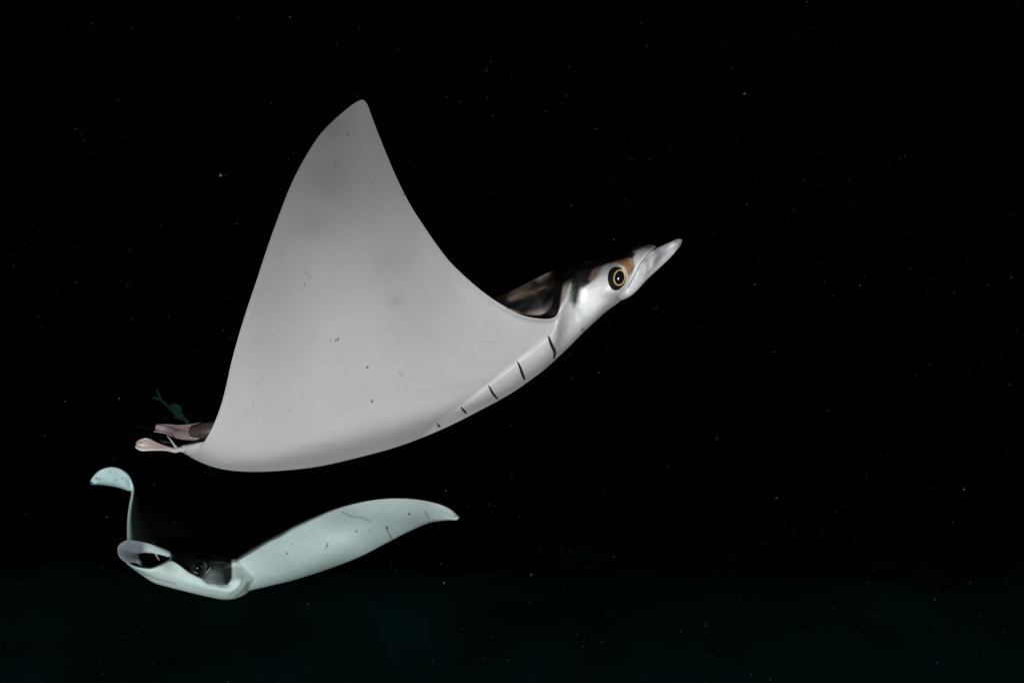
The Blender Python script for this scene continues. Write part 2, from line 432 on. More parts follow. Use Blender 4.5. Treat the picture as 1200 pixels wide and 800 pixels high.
    col *= (1 + 0.06 * hd * gr + 0.05 * hd * gr2)[:, None]
    col = mixc(col, (0.05, 0.035, 0.03), 0.8 * hd * line_mask(NX, NY, [(741, 303), (742.5, 312), (740, 320)], 1.0, 1.2))
    # grey mottles below and behind the eye
    col = mixc(col, (0.30, 0.29, 0.29), 0.45 * hd * poly_mask(NX, NY, [(708, 340), (722, 343), (727, 350), (714, 352), (704, 348)], 4))
    col = mixc(col, (0.26, 0.25, 0.25), 0.55 * hd * line_mask(NX, NY, [(721, 352), (727, 343), (731, 338)], 0.8, 1.2))
    col = mixc(col, (0.30, 0.29, 0.28), 0.5 * hd * line_mask(NX, NY, [(675, 360), (680, 367), (684, 372)], 2.5, 4))
    col = mixc(col, (0.28, 0.26, 0.24), 0.7 * hd * (np.hypot(NX - 683, NY - 386) < 2.2))
    # brighter cheek
    col = mixc(col, (0.92, 0.92, 0.92), 0.85 * hd * poly_mask(NX, NY, [(690, 336), (704, 326), (712, 318), (712, 335), (704, 345), (700, 362), (688, 376), (676, 372), (684, 352)], 6) * (0.7 + 0.3 * nd2))
    col = mixc(col, (0.90, 0.90, 0.90), 0.9 * hd * poly_mask(NX, NY, [(774, 287), (757, 297), (748, 308), (742, 320), (733, 338), (726, 349), (735, 343), (770, 300)], 3))
    rim = poly_mask(NX, NY + 0.8 * w1, [(670, 330), (658, 337), (650, 350), (640, 362), (618, 369), (640, 380), (660, 372), (672, 350)], 6) * wing
    col = mixc(col, (0.46, 0.385, 0.33), np.clip(rim * dorsal * (0.75 + 0.35 * nd2), 0, 0.95) * (0.15 + 0.85 * rightside))
    col = mixc(col, (0.85, 0.85, 0.84), 0.9 * wing * rightside * line_mask(NX, NY, [(669, 334), (665, 347), (657, 363), (648, 371)], 1.6, 2.0))
    # dark line along the root of the head fin
    col = mixc(col, (0.015, 0.012, 0.012), hd * line_mask(NX, NY, [(774, 289), (763, 295.5), (752, 307.5), (745, 321), (737, 336), (727, 350)], 0.9, 1.0))
    # single dark specks and short scratches on the right wing's underside
    v = (Jn <= NR) * rightside
    for x, y, w in ((396, 398, 1.7), (393, 398.4, 1.0), (430.5, 430.5, 1.5), (408, 158.5, 1.3), (436, 470, 1.5), (393, 194, 1.0), (357, 334.5, 1.0), (437, 214, .9), (322, 355, .8), (438, 406, .9), (514, 499, 1.6), (297, 472, .8), (340, 480, .9), (596, 361, 1.6), (473, 228, 1.0)):
        col = mixc(col, (0.02, 0.018, 0.02), v * (1 - sm(np.hypot(NX - x, NY - y), w * 0.5, w * 1.25)))
    for x0, y0, x1, y1, w, s in ((358, 318, 363, 325, 2.2, .45), (386, 399.5, 392, 398.5, 1.0, .5), (468, 436, 472, 440, 2.4, .35), (464, 350, 462, 355, 2.2, .25), (302, 446, 304, 446, 1.2, .3), (366, 394, 370, 396, .8, .35), (340, 363, 341, 366, 1.2, .3), (250, 512, 262, 520, 1.0, .0), (354, 523, 392, 521, 2.2, .16), (566, 400, 578, 401, .9, .3), (553, 402, 556, 401, 1.4, .2)):
        col = mixc(col, (0.16, 0.15, 0.155), s * 1.2 * v * line_mask(NX, NY, [(x0, y0), (x1, y1)], w * 0.5, w * 0.8))
    wet = np.clip(hd + 0.5 * poly_mask(NX, NY, [(672, 335), (643, 394), (541, 476), (506, 500), (480, 530), (560, 540), (680, 440)], 8), 0, 1)
    return np.c_[col, wet]
rayA = empty('devil_ray', A_rings[NS // 2].mean(0))
rayA['label'] = 'large pale-bellied devil ray with white wing raised high, gill slits showing, gold-ringed eye'
rayA['category'] = 'ray'; rayA['group'] = 'devil rays in the dark water'
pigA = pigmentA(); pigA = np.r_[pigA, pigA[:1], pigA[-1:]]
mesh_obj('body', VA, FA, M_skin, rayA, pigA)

# look-up of the right-hand skin by photo position
nearW = to_world(half); QX, QY = to_px(nearW); QN = grid_normals(nearW)
QN = np.where(QN[..., 1:2] > 0, -QN, QN)
vis = (np.arange(2 * NR + 1)[None] * np.ones((NS, 1)) <= NR * 2)
def onA(x, y, lift=0.0):
    d = (QX - x) ** 2 + (QY - y) ** 2 + 1e6 * ~vis
    idx = np.argsort(d.ravel())[:40]
    dd = d.ravel()[idx]; cand = idx[dd < dd[0] + 4]
    i = cand[np.argmin(nearW.reshape(-1, 3)[cand, 1])]
    p = nearW.reshape(-1, 3)[i]; n = QN.reshape(-1, 3)[i]
    p = p * 0 + at(x, y, p[1])
    return p + n * lift, n
def mirrorA(W):
    """reflect world points in the ray's midplane"""
    W = np.asarray(W); y = W[..., 1] - DA; z = W[..., 2] - CAM_Z
    u = y * sT + z * cT; r = -(y * cT) + z * sT
    return to_world(np.stack([W[..., 0], u, -r], -1))
def both(name, V, F, mat, pig=None, parent=rayA, children=()):
    a = mesh_obj(name, V, F, mat, parent, pig)
    b = mesh_obj(name, mirrorA(V), [tuple(f)[::-1] for f in F], mat, parent, pig)
    return a, b

# gill slits: five a side, dark lens-shaped openings
for pts, w in (([(642.5, 393.5), (646.5, 404), (650.5, 412.5), (649, 420)], 2.1), ([(606, 423.5), (609.5, 430), (612, 437), (615.3, 445.3)], 1.7),
               ([(572.5, 451.4), (575, 456), (578, 461.5), (583.3, 467.4)], 1.6), ([(540, 477), (542.5, 480), (546.6, 484.5)], 1.5), ([(512, 496), (514, 498), (516, 500)], 0.7)):
    line = arcline(np.array(pts, float), 14); rows = []
    for i, (x, y) in enumerate(line):
        p, n = onA(x, y, 0.0006); t = i / 13
        ww = w * (0.35 + 0.65 * math.sin(math.pi * (0.15 + 0.8 * t)) ** 0.7) * (0.55 + 0.6 * t) * DA / FPX * (0.12 if i in (0, 13) else 1)
        tan = line[min(i + 1, 13)] - line[max(i - 1, 0)]; side = np.array([tan[1], 0, tan[0]]); side = side / np.linalg.norm(side)
        side = side - n * (side @ n); side /= np.linalg.norm(side)
        rows.append([p - side * ww - n * 0.001, p - side * ww * 0.6 + n * 0.0004, p + side * ww * 0.6 + n * 0.0004, p + side * ww - n * 0.001])
    V, F = ring_shape(np.array(rows)); both('gill_slit', V, F, M_slit)

# eyes
pe, ne = onA(723.6, 326)
ne = ne * 0.7 + np.array([0.34, -0.75, 0.03]); ne /= np.linalg.norm(ne)
tilt = np.array([0.22, 0, 0.97]); e2 = tilt - ne * (tilt @ ne); e2 /= np.linalg.norm(e2); e1 = np.cross(e2, ne)
px1 = DA * 0.94 / FPX
V, F = ball_shape(pe - ne * 0.006, [e1 * 10.4 * px1, e2 * 14.2 * px1, ne * 0.0125])
eyes = both('eye', V, F, M_lid)
c1 = pe + ne * 0.0055 + e1 * 0.9 * px1 * (1 if e1[0] > 0 else -1) + e2 * 0.7 * px1
def eye_part(name, V, F, mat):
    for i, e in enumerate(eyes):
        mesh_obj(name, V if i == 0 else mirrorA(V), F if i == 0 else [tuple(f)[::-1] for f in F], mat, e)
V, F = ball_shape(c1 - ne * 0.002, [e1 * 6.4 * px1, e2 * 8.6 * px1, ne * 0.0050]); eye_part('pupil', V, F, M_eye)
V, F = torus_shape(c1 - ne * 0.001, e1, e2, ne, 6.6 * px1, 8.9 * px1, 0.75 * px1); eye_part('iris', V, F, M_iris)
# pale lid crescent in front of and above the eye
a = np.linspace(R(-62), R(112), 26)
rows = []
for i, t in enumerate(a):
    w = 1.25 * px1 * math.sin(math.pi * (0.02 + 0.96 * i / 25)) * (0.75 + 0.25 * math.sin(i * 1.7))
    dv = math.cos(t) * e1 * 11.0 * px1 + math.sin(t) * e2 * 14.9 * px1; un = dv / np.linalg.norm(dv)
    cc = pe + dv + ne * 0.0005
    q = np.linspace(0, 2 * math.pi, 8, endpoint=False)
    rows.append([cc + un * w * math.cos(s) + ne * 1.6 * w * math.sin(s) for s in q])
V, F = ring_shape(np.array(rows)); eye_part('eyelid', V, F, M_pale)

# head fins (cephalic lobes)
def ap(px, py, r): return to_world(body_pt(px, py, r))
ed1 = [(722, 349, .035), (731, 343, .066), (737, 336.3, .080), (745, 321, .088), (752, 307.5, .085), (762.5, 295.5, .079), (773, 289.3, .050), (786, 283.5, .048), (795, 279.6, .050), (798.5, 281, .050)]
ed2 = [(722, 352, .025), (733, 347, .044), (743, 340, .048), (756, 328, .046), (771, 315, .043), (785, 302, .043), (793, 293, .045), (797.5, 287, .047), (799.2, 283, .049), (799, 281.6, .05)]
def skin_r(x, y):
    p, _ = onA(x, y); return -(p[1] - DA) * cT + (p[2] - CAM_Z) * sT
ed1 = [(x, y, min(r_, skin_r(x, y) + 0.003)) if 725 < x < 768 else (x, y, r_) for x, y, r_ in ed1]   # the fin grows out of the cheek
P1 = np.array([ap(*p) for p in ed1]); P2 = np.array([ap(*p) for p in ed2])
V, F, u, v, s = blade_shape(P1, P2, 90, 26, lambda U, W: (0.0045 * (1 - 0.5 * U) + 0.001) * (0.2 + 0.8 * sm(U, 0, .12)), lambda U, W: -0.004 * np.sin(math.pi * W) * sm(U, .1, .4) * (1 - U))
mott = wob(V, 260, 5); m2 = wob(V, 90, 6)
pig = np.tile([0.84, 0.84, 0.85], (len(V), 1))
X_, Y_ = to_px(V)
pig = mixc(pig, (0.15, 0.115, 0.125), np.clip(sm(u, 0.36, 0.58) * (0.50 + 0.75 * mott + 0.3 * wob(V, 600, 61)) * sm(1 - v, 0.2, 0.6), 0, 0.9))
pig = mixc(pig, (0.46, 0.43, 0.50), 0.55 * sm(u, 0.45, 0.9))
pig = mixc(pig, (0.16, 0.12, 0.11), 0.85 * sm(u + 0.03 * m2, 0.82, 0.96))
pig = mixc(pig, (0.33, 0.22, 0.20), 0.6 * np.clip(sm(-np.abs(u - 0.62), -0.14, -0.04) * sm(0.45 - v, 0.0, 0.3) * (0.6 + 0.6 * mott), 0, 1))
both('cephalic_fin', V, F, M_fin, pig)

# pelvic fins, clasper and tail at the rear
edA = [(216, 528.5, .020), (205, 526, .026), (194, 522.5, .032), (184, 518.5, .038), (177, 514.8, .042), (171, 513, .045), (163, 515.5, .047), (159.5, 519, .048)]
edB = [(216, 530, .018), (206, 527.3, .026), (196, 527.2, .032), (186, 527.6, .037), (176, 528, .041), (167, 528.3, .045), (161.5, 526.5, .047), (158.5, 523.5, .048)]
V, F, u, v, s = blade_shape(np.array([ap(*p) for p in edA]), np.array([ap(*p) for p in edB]), 40, 14, lambda U, W: 0.0035 * (1 - 0.6 * U) + .0006, lambda U, W: -0.004 * np.sin(math.pi * W))
pig = np.tile([0.34, 0.255, 0.24], (len(V), 1)); m2 = wob(V, 120, 8); pig *= (1 + 0.25 * wob(V, 300, 9))[:, None]
pig = mixc(pig, (0.60, 0.57, 0.54), np.clip(0.8 * sm(v, 0.78, 0.98) + sm(0.30 - u, 0, 0.25), 0, 1))
pig = mixc(pig, (0.25, 0.17, 0.17), 0.7 * np.exp(-((u - 0.62) / .14) ** 2 - ((v - .55) / .22) ** 2) * (0.8 + 0.4 * m2))
pfin = both('pelvic_fin', V, F, M_fin, pig)
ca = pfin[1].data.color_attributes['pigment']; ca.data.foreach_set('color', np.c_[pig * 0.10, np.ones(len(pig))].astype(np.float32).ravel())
def tube(pts, rad, n=40, m=18, flat=(1, 1)):
    line = arcline(np.array([ap(*p) for p in pts]), n); rr = np.interp(np.linspace(0, 1, n), np.linspace(0, 1, len(rad)), rad)
    T = np.gradient(line, axis=0); T /= np.linalg.norm(T, axis=1, keepdims=True)
    upv = np.array([0, sT, cT]); S = np.cross(T, upv); S /= np.linalg.norm(S, axis=1, keepdims=True); Un = np.cross(S, T)
    q = np.linspace(0, 2 * math.pi, m, endpoint=False)
    rings = line[:, None] + (S[:, None] * (np.cos(q) * flat[0])[None, :, None] + Un[:, None] * (np.sin(q) * flat[1])[None, :, None]) * rr[:, None, None]
    return ring_shape(rings[:, ::-1])
V, F = tube([(285, 500, 0.004), (262, 502.5, 0.006), (246, 504, 0.008), (234, 505, 0.008), (224, 505.5, 0.007)], [.016, .0145, .0140, .0132, .0085], flat=(1, .95))
pig = np.tile([0.055, 0.038, 0.034], (len(V), 1)); m2 = wob(V, 90, 3); pig = mixc(pig, (0.12, 0.085, 0.075), np.clip(0.4 + 0.6 * m2, 0, 1))
mesh_obj('tail_base', V, F, M_fin, rayA, pig)
cA = [(240, 494, .0), (228, 496, -.002), (219, 497.5, -.004), (210, 498, -.006), (200, 496.8, -.008), (190, 496.2, -.010), (184, 496, -.012)]
cB = [(240, 515, .0), (231, 516, .002), (222, 515.5, .004), (212, 514, .005), (202, 511, .004), (193, 507.5, .0), (180.5, 506, -.006)]
V, F, u, v, s = blade_shape(np.array([ap(*p) for p in cA]), np.array([ap(*p) for p in cB]), 60, 24, lambda U, W: 0.0045 * (1 - 0.6 * U) + .0006, lambda U, W: -0.006 * np.sin(math.pi * W) * (1 - 0.6 * U) + 0.0016 * np.sin(W * 9 + U * 5))
pig = np.tile([0.20, 0.145, 0.145], (len(V), 1)); m2 = wob(V, 160, 4)
X_, Y_ = to_px(V)
pig = mixc(pig, (0.30, 0.245, 0.26), 0.8 * (1 - sm(X_, 186, 208))); pig = mixc(pig, (0.16, 0.08, 0.085), 0.8 * line_mask(X_, Y_, [(203, 505), (212, 502), (220, 501)], 1.8, 2))
pig *= (1 + 0.3 * m2)[:, None]
mesh_obj('clasper', V, F, M_fin, rayA, pig)
V, F = tube([(207, 525, .020), (203, 519.5, .024), (199, 514, .026), (195.5, 510, .027)], [.0022, .0016, .0010, .0003], n=24, m=10)
mesh_obj('fin_spine', V, F, plain('spine_white', (0.42, 0.38, 0.34), 0.5, 0.4, 0.3, 300), rayA)
V, F = tube([(240, 506, -.02), (215, 505, -.06), (190, 503, -.14), (165, 500, -.24), (140, 497, -.34)], [.006, .0035, .0022, .0014, .0005], n=60, m=10)
mesh_obj('tail', V, F, M_dark, rayA)
adopt(rayA)

# ------------------------------------------------------------------ the farther ray, head on
DB = 2.5
rayB = empty('devil_ray', at(225, 660, DB + 0.15))
rayB['label'] = 'smaller teal-tinted devil ray swimming beneath the large one, mouth open, one wing tip curled over'
rayB['category'] = 'ray'; rayB['group'] = 'devil rays in the dark water'
def bp(l): l = np.array(l, float); return at(l[:, 0], l[:, 1], DB + l[:, 2])
bodyV, bodyF, bodyP = [], [], []
def addB(V, F, pig):
    base = sum(len(x) for x in bodyV); bodyV.append(V); bodyP.append(pig)
    bodyF.extend([tuple(int(i) + base for i in f) for f in F])

# left wing (underside lit)
LE = [(250, 668, .14), (270, 659, .12), (295, 643, .09), (325, 626.5, .05), (360, 609, .01), (400, 594, -.04), (440, 585.5, -.09), (475, 584, -.13), (505, 588, -.17), (525, 595, -.19), (538, 605.5, -.20)]
TE = [(262, 690, .22), (290, 682, .26), (320, 677, .27), (350, 672.5, .25), (385, 664.5, .20), (420, 652, .13), (450, 637, .05), (478, 622.5, -.04), (503, 612, -.12), (522, 609, -.17), (538, 607, -.20)]
V, F, u, v, s = blade_shape(bp(LE), bp(TE), 200, 70, lambda U, W: (0.022 * (1 - U) ** 1.3) * (0.25 + 0.75 * sm(W, 0, .5)) + 0.003, lambda U, W: -0.03 * np.sin(math.pi * W) * (1 - U) ** 0.5 + 0.007 * np.sin(U * 9 + W * 3.0) * np.sin(math.pi * W))
front = V[:200 * 70].mean(0)[1] < V[200 * 70:].mean(0)[1]
ven = s if front else 1 - s
X_, Y_ = to_px(V); nz = wob(V, 14, 21); nf = wob(V, 60, 22)
pig = np.tile([0.66, 0.665, 0.655], (len(V), 1)) * (1 + 0.07 * nz + 0.03 * nf)[:, None]
for x, y, w, d in ((405, 605, 26, .22), (450, 610, 25, .14), (500, 607, 22, .16), (480, 612, 14, .16), (330, 655, 30, .05), (395, 618, 18, .12)):
    pig *= (1 - d * np.exp(-((X_ - x) / w) ** 2 - ((Y_ - y) / (w * .5)) ** 2))[:, None]
for x, y, w, d in ((405, 633, 34, .30), (340, 650, 30, .10)):  # local highlights painted into the wing's colour
    pig *= (1 + d * np.exp(-((X_ - x) / w) ** 2 - ((Y_ - y) / (w * .6)) ** 2))[:, None]
edge_dark = sm(0.035 * (1 - 0.95 * sm(u, 0.25, 0.62)) - v + 0.01 * nf, -0.02, 0.02)
pig = mixc(pig, (0.05, 0.048, 0.045), np.maximum(edge_dark * ven * (1 - sm(u, 0.5, 0.7)), 0))
pig = mixc(pig, BLACK, 1 - ven)
for x, y, w in ((479.5, 602, 1.5), (418, 622, 1.2), (433, 621, .9), (383.5, 638, 1.2), (336.5, 648, 1.0), (364, 621, .8), (402, 600, .9), (454, 618, 1.3), (342, 637, .8)):
    pig = mixc(pig, (0.03, 0.03, 0.03), ven * (1 - sm(np.hypot(X_ - x, Y_ - y), w * .5, w * 1.4)))
for pts, w in (([(402, 600), (412, 605), (424, 606), (434, 611)], .6), ([(452, 617), (456, 625), (459, 631)], .8), ([(382, 642), (384, 637)], .7), ([(498, 599), (503, 607)], .6)):
    pig = mixc(pig, (0.10, 0.10, 0.10), 0.7 * ven * line_mask(X_, Y_, pts, w, 0.7))
addB(V, F, pig)

# right wing, raised, its tip curled over
LE = [(170, 668, .20), (154, 655, .24), (150, 640, .27), (149.5, 622, .30), (150, 606, .33), (152, 592, .35), (154.5, 580, .36), (155.5, 570, .36), (152, 559, .34), (144, 551, .32), (132, 547.2, .30), (119, 550, .28), (110, 557, .27), (106, 563.5, .26)]
TE = [(262, 660, .65), (250, 645, .65), (235, 628, .64), (215, 610, .62), (195, 598, .58), (176, 588, .53), (163, 581, .47), (156, 576, .43), (150, 574, .40), (142, 571.5, .37), (133, 569.3, .34), (122, 567.8, .31), (113, 567, .28), (106, 565, .262)]
V, F, u, v, s = blade_shape(bp(LE), bp(TE), 220, 44, lambda U, W: 0.010 * (1 - U) + 0.0034, lambda U, W: 0.016 * np.sin(math.pi * W) * sm(U, .55, .8))
X_, Y_ = to_px(V); nf = wob(V, 60, 31)
# which skin is the underside: the one facing the lens at the curled tip
tip = (u > 0.8) & (v > 0.2) & (v < 0.8); ven = s if V[tip & (s > .5)][:, 1].mean() < V[tip & (s < .5)][:, 1].mean() else 1 - s
pig = np.tile([0.92, 0.95, 0.95], (len(V), 1)) * (1 + 0.1 * nf)[:, None]
rim = 1 - sm(v, 0.025, 0.055)
pig = mixc(pig, (0.008, 0.008, 0.009) , (1 - ven) * (1 - 0.04 * (1 - sm(v, 0.05, 0.4))) * (1 - 0.75 * rim * (1 - 0.5 * sm(0.5 - u, 0, .3))))
for x, y in ((117, 561), (129, 553), (135, 562), (113, 560), (143, 560)):
    pig = mixc(pig, (0.08, 0.08, 0.08), 0.7 * ven * (u > .6) * (1 - sm(np.hypot(X_ - x, Y_ - y), .5, 1.5)))
addB(V, F, pig)

# head and fore-body: vertical slices from the mouth corner back to the wing root
# each slice: bottom back, bottom, lower face, rim/cheek, hollow low, hollow top, upper lip/brow, crown, back, inner back
SL = [
 [(150, 661, .02), (149, 660.5, -.05), (148, 659.5, -.07), (148, 658.5, -.075), (149, 658, -.06), (150, 657, -.04), (151, 655, -.02), (152, 654, .02), (153, 655, .05), (152, 659, .04)],
 [(166, 668, .08), (163, 671, -.03), (161, 667.5, -.075), (160, 663.5, -.085), (163, 662.5, -.04), (165, 656, .03), (166, 648, .03), (168, 642, .08), (172, 640, .18), (172, 655, .15)],
 [(184, 675, .12), (180, 682, -.01), (177, 674.5, -.07), (176, 666, -.09), (178, 663.5, -.02), (180, 654, .06), (180, 645, .03), (182, 638, .06), (186, 632, .25), (188, 655, .22)],
 [(202, 680, .14), (196, 687, .01), (192, 676, -.06), (189, 662, -.075), (190, 659, -.01), (191, 652, .05), (191, 645, .02), (194, 639, .06), (202, 630, .28), (205, 655, .26)],
 [(220, 685, .15), (212, 691, .03), (207, 678, -.04), (202, 659, -.05), (202, 655, -.03), (202, 651, -.015), (202, 647, 0), (206, 641, .06), (218, 630, .30), (222, 655, .28)],
 [(236, 690, .16), (226, 694.5, .05), (222, 684, -.02), (217, 668, -.035), (216, 662, -.02), (216, 655, -.005), (216, 649, .015), (222, 642, .08), (236, 630, .33), (240, 655, .3)],
 [(250, 694, .18), (242, 698, .07), (238, 689, .00), (234, 678, -.015), (233, 668, -.005), (232, 658, .01), (233, 650, .03), (240, 642, .10), (256, 630, .35), (258, 655, .32)],
 [(264, 697, .20), (258, 700.5, .09), (254, 692, .02), (251, 684, .01), (249, 674, .02), (249, 663, .035), (251, 654, .05), (258, 645, .13), (275, 632, .38), (276, 658, .34)],
 [(278, 696, .22), (273, 700.5, .11), (270, 693, .04), (266, 684, .04), (263, 675, .06), (263, 666, .075), (266, 657, .085), (274, 649, .16), (292, 636, .42), (294, 662, .36)],
 [(292, 691, .24), (286, 695, .14), (284, 688, .07), (281, 680, .055), (278, 672, .07), (277, 664, .09), (279, 657, .11), (288, 650, .19), (306, 640, .45), (308, 664, .38)],
 [(302, 683, .26), (296, 684, .18), (295, 680, .13), (293, 675, .12), (291, 670, .13), (290, 665, .14), (292, 660, .16), (300, 655, .24), (320, 645, .48), (320, 666, .4)],
 [(330, 668, .40), (322, 672, .32), (316, 672, .28), (312, 670, .26), (310, 667, .26), (310, 664, .27), (312, 660, .28), (320, 656, .34), (340, 648, .52), (338, 662, .48)],
 [(352, 660, .62), (350, 661, .60), (348, 661, .58), (347, 660, .57), (347, 659, .57), (347, 658, .57), (348, 657, .58), (350, 656, .60), (354, 655, .65), (354, 658, .65)],
]
cs = np.array(SL, float)
g = curve(cs, 190); g = np.swapaxes(curve(np.swapaxes(g, 0, 1), 200, closed=True), 0, 1)
rings = at(g[..., 0], g[..., 1], DB + g[..., 2])
V, F = ring_shape(rings)
t_ = np.repeat(np.linspace(0, 12, 190), 200); w_ = np.tile(np.arange(200) / 20.0, 190)
t_ = np.r_[t_, 0, 12]; w_ = np.r_[w_, 0, 0]
X_, Y_ = to_px(V); nf = wob(V, 70, 41); n2 = wob(V, 25, 42)
pig = np.tile([0.008, 0.0078, 0.0078], (len(V), 1))
face = (w_ < 7.2) | (w_ > 9.5)
whitez = poly_mask(X_, Y_ + 0.5 * nf, [(140, 655), (158, 661.5), (169, 664.5), (178, 664.5), (190, 661), (197, 656), (204, 658), (211, 662.5), (220, 670), (230, 675.5), (236, 678), (242, 683), (256, 685), (267, 685), (271, 678), (272, 668), (270, 660), (280, 652), (340, 650), (340, 720), (130, 720)], 1.2) * (w_ < 3.6)
whitez = np.maximum(whitez, (w_ > 9.6) | (w_ < 0.8))
whitez = np.maximum(whitez, sm(X_, 270, 274) * (w_ < 6.3) * (Y_ > 655))
pig = mixc(pig, (0.94, 0.93, 0.90), whitez * 1.0)
pig *= (1 + 0.10 * n2 * whitez)[:, None]
fs = face & (w_ < 7.2)
pig = mixc(pig, (0.34, 0.35, 0.34), np.clip(0.85 * fs * (0.8 + 0.3 * wob(V, 200, 44)) * poly_mask(X_, Y_ + 1.5 * nf, [(241, 671), (248, 668), (256, 671), (262, 677), (264, 685), (256, 687), (243, 685), (237, 680)], 4.5), 0, 1))
pig = mixc(pig, (0.03, 0.03, 0.032), 0.9 * fs * poly_mask(X_, Y_, [(262, 664), (269, 660), (271, 668), (270.5, 680), (266, 683), (263, 675)], 1.8))
for pts in ([(268, 697), (277, 691), (283, 683), (284, 676)], [(276, 698), (286, 690), (290, 682)], [(160, 668), (172, 673), (184, 678), (196, 681), (206, 684)]):
    pig = mixc(pig, (0.30, 0.31, 0.31), 0.75 * fs * line_mask(X_, Y_, pts, 0.7, 1.2))
pig = mixc(pig, (0.05, 0.045, 0.04), 0.5 * (w_ > 6.2) * (w_ < 7.6) * np.clip(0.4 + nf, 0, 1))
addB(V, F, pig)

# far head fin: a rolled scoop on the other side of the mouth
o1 = [(205, 650.5, .03), (198, 645, .0), (188, 641, -.03), (176, 637, -.07), (163, 634, -.10), (150, 632.5, -.12), (142, 636, -.13), (138, 642, -.135), (139, 650, -.14), (144, 656, -.14), (150, 660, -.135)]
o2 = [(200, 651, .02), (194, 648, .0), (186, 645, -.02), (177, 643, -.03), (170, 643, -.03), (165, 645, -.02), (163, 648, -.02), (162, 652, -.03), (163, 656, -.05), (165, 660, -.07), (166, 663.5, -.085)]
V, F, u, v, s = blade_shape(bp(o1), bp(o2), 110, 30, lambda U, W: 0.0045 + 0 * U, lambda U, W: 0.010 * np.sin(math.pi * W))
nf = wob(V, 60, 51)
pig = np.tile([0.92, 0.91, 0.90], (len(V), 1))
pig = mixc(pig, (0.30, 0.29, 0.33), sm(u, 0.42, 0.58) * (1 - 0.25 * sm(v, 0.2, 0.6)))
pig = mixc(pig, (0.07, 0.085, 0.095), sm(v + 0.05 * nf, 0.55, 0.85) * sm(u, 0.45, 0.6))
pig *= (1 + 0.12 * nf)[:, None]
body_parts = (V, F, pig)
mesh_obj('cephalic_fin', V, F, M_far, rayB, pig)

VB = np.concatenate(bodyV); PB = np.concatenate(bodyP)
mesh_obj('body', VB, bodyF, M_far, rayB, PB)
# pale gill raker seen inside the mouth
def tubeB(pts, rad, n=24, m=10):
    line = arcline(bp(pts), n); rr = np.interp(np.linspace(0, 1, n), np.linspace(0, 1, len(rad)), rad)
    T = np.gradient(line, axis=0); T /= np.linalg.norm(T, axis=1, keepdims=True)
    S = np.cross(T, [0, 1.0, 0]); S /= np.linalg.norm(S, axis=1, keepdims=True); Un = np.cross(S, T)
    q = np.linspace(0, 2 * math.pi, m, endpoint=False)
    return ring_shape((line[:, None] + (S[:, None] * np.cos(q)[None, :, None] + Un[:, None] * np.sin(q)[None, :, None]) * rr[:, None, None])[:, ::-1])
V, F = tubeB([(180, 646, -.02), (183, 650, -.03), (186.5, 656, -.04)], [.0008, .0016, .0008]); mesh_obj('gill_raker', V, F, M_pale, rayB)
# the visible eye
ec = at(233, 663.5, DB - 0.004); pb = DB / FPX
V, F = ball_shape(ec, [np.array([9.5 * pb, 0.006, 0]), np.array([0, 0, 9.5 * pb]), np.array([0, 0.020, 0])]); eb = mesh_obj('eye', V, F, M_lid, rayB)
V, F = ball_shape(ec + np.array([0.001, -0.010, 0]), [np.array([6.6 * pb, 0, 0]), np.array([0, 0, 7.2 * pb]), np.array([0, 0.015, 0])]); mesh_obj('pupil', V, F, M_eye, eb)
V, F = tubeB([(226, 667, -.022), (228, 670, -.024), (231.5, 671.5, -.026)], [.0003, .0013, .0003]); mesh_obj('iris', V, F, M_iris, eb)
V, F = tubeB([(239, 658, -.020), (241, 661.5, -.020), (241, 666, -.020), (239, 670, -.020)], [.0003, .0007, .0007, .0003]); mesh_obj('iris', V, F, plain('iris_dim', (0.20, 0.17, 0.09), 0.4, 0.4, 0.3, 300), eb)
V, F = tubeB([(247, 664, .0), (244.5, 668, -.004), (240.5, 671.5, -.01)], [.0003, .0011, .0003]); mesh_obj('eyelid', V, F, M_pale, eb)
V, F = tubeB([(345, 658, .58), (400, 650, .85), (470, 640, 1.2)], [.012, .004, .0008], n=40); mesh_obj('tail', V, F, M_dark, rayB)
adopt(rayB)

# ------------------------------------------------------------------ a small fish in the gloom
fishD = 4.2
fr = empty('small_fish', at(200, 478, fishD))
fr['label'] = 'small dim green fish in the dark just above the large ray\'s tail'; fr['category'] = 'fish'
M_fish = plain('fish_scales', (0.016, 0.034, 0.028), 0.35, 0.6, 0.9, 60)
head = at(221, 495, fishD - 0.05); tailp = at(188, 468, fishD + 0.03)
ax = tailp - head; L = np.linalg.norm(ax); ax /= L
upv = np.array([0, 0, 1.0]) - ax * ax[2]; upv /= np.linalg.norm(upv); sd = np.cross(ax, upv)
t = np.linspace(0, 1, 40); prof = np.interp(t, [0, .06, .25, .5, .75, .92, 1], [.001, .008, .015, .013, .008, .005, .004])
q = np.linspace(0, 2 * math.pi, 20, endpoint=False)
rings = head + ax * (t * L)[:, None, None] + (upv * np.sin(q)[None, :, None] + sd * np.cos(q)[None, :, None] * 0.5) * prof[:, None, None]
V, F = ring_shape(rings); mesh_obj('body', V, F, M_fish, fr)
def fin(name, A, B):
    A = np.array(A); B = np.array(B)
    conv = lambda l: np.array([head + ax * (a * L) + upv * b + sd * 0.001 for a, b in l])
    V, F, *_ = blade_shape(conv(A), conv(B), 14, 6, lambda U, W: 0.0012 + 0 * U); mesh_obj(name, V, F, M_fish, fr)
fin('tail_fin', [(.97, .004), (1.08, .016), (1.24, .030)], [(.99, -.002), (1.09, .004), (1.22, .020)])
fin('tail_fin', [(.97, -.004), (1.1, -.012), (1.27, -.022)], [(.99, .002), (1.1, -.002), (1.24, -.012)])
fin('dorsal_fin', [(.30, .016), (.40, .034), (.62, .026)], [(.32, .010), (.48, .012), (.66, .010)])
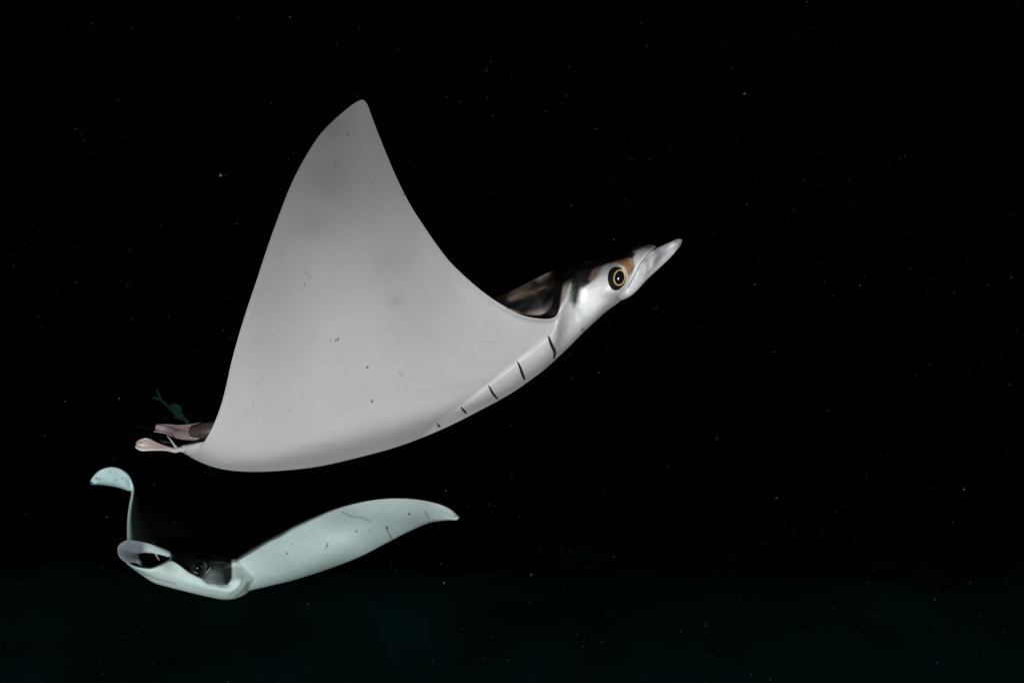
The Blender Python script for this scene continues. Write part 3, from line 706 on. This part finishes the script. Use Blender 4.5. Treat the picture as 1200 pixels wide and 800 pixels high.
fin('pectoral_fin', [(.28, -.006), (.36, -.022), (.44, -.026)], [(.32, -.004), (.42, -.012), (.46, -.024)])
V, F = ball_shape(head + ax * (0.14 * L) + upv * .004 - sd * .006 * np.sign(sd[1]), np.eye(3) * .0035, 10, 12); mesh_obj('eye', V, F, M_eye, fr)
adopt(fr)

# ------------------------------------------------------------------ marine snow drifting in the water
def marine_snow():
    r = np.random.default_rng(21); V = []; F = []
    ico = np.array([(0, 0, 1), (.89, 0, .45), (.28, .85, .45), (-.72, .53, .45), (-.72, -.53, .45), (.28, -.85, .45),
                    (.72, .53, -.45), (-.28, .85, -.45), (-.89, 0, -.45), (-.28, -.85, -.45), (.72, -.53, -.45), (0, 0, -1)])
    tri = [(0, 1, 2), (0, 2, 3), (0, 3, 4), (0, 4, 5), (0, 5, 1), (1, 6, 2), (2, 7, 3), (3, 8, 4), (4, 9, 5), (5, 10, 1),
           (6, 7, 2), (7, 8, 3), (8, 9, 4), (9, 10, 5), (10, 6, 1), (11, 7, 6), (11, 8, 7), (11, 9, 8), (11, 10, 9), (11, 6, 10)]
    for k in range(2600):
        y = 0.6 + 3.2 * r.random() ** 0.8
        x = r.uniform(-0.75, 0.75) * y; z = r.uniform(-0.55, 0.5) * y + CAM_Z
        s = 0.00016 * min(2.5, math.exp(r.normal(0, 0.55))) * (0.45 + 0.45 * y)
        A = np.diag([1, 1, 1.0]) * s
        if r.random() < 0.12: A[0] *= r.uniform(2, 5)
        Q, _ = np.linalg.qr(r.normal(size=(3, 3)))
        P = (ico * r.uniform(0.7, 1.3, (12, 1))) @ A @ Q + (x, y, z)
        b = len(V) * 12; V.append(P); F += [(a + b, c + b, d + b) for a, c, d in tri]
    m = plain('marine_snow_flake', (0.30, 0.33, 0.33), 0.8, 0.2, 0.6, 3)
    o = mesh_obj('marine_snow', np.concatenate(V), F, m, smooth=False)
    o['kind'] = 'stuff'; o['label'] = 'pale specks of plankton drifting in the black water'; o['category'] = 'plankton'
marine_snow()

# ------------------------------------------------------------------ the water itself: swallows red first, everything with distance
def haze():
    x, y0, y1, z0, z1 = 46, -1.2, 62, -7.5, CAM_Z + 2.6
    V = [(-x, y0, z0), (x, y0, z0), (x, y1, z0), (-x, y1, z0), (-x, y0, z1), (x, y0, z1), (x, y1, z1), (-x, y1, z1)]
    F = [(0, 3, 2, 1), (4, 5, 6, 7), (0, 1, 5, 4), (1, 2, 6, 5), (2, 3, 7, 6), (3, 0, 4, 7)]
    m = bpy.data.materials.new('night_water'); m.use_nodes = True; nt = m.node_tree
    nt.nodes.remove(nt.nodes['Principled BSDF'])
    pv = nt.nodes.new('ShaderNodeVolumePrincipled')
    pv.inputs['Color'].default_value = (0.0, 0.0, 0.0, 1); pv.inputs['Density'].default_value = 0.25
    pv.inputs['Absorption Color'].default_value = (0.10, 0.455, 0.46, 1)
    nt.links.new(pv.outputs[0], nt.nodes['Material Output'].inputs['Volume'])
    o = mesh_obj('haze', V, F, m, smooth=False); o['kind'] = 'stuff'
    o['label'] = 'dark clear night water around the rays'; o['category'] = 'water'
haze()
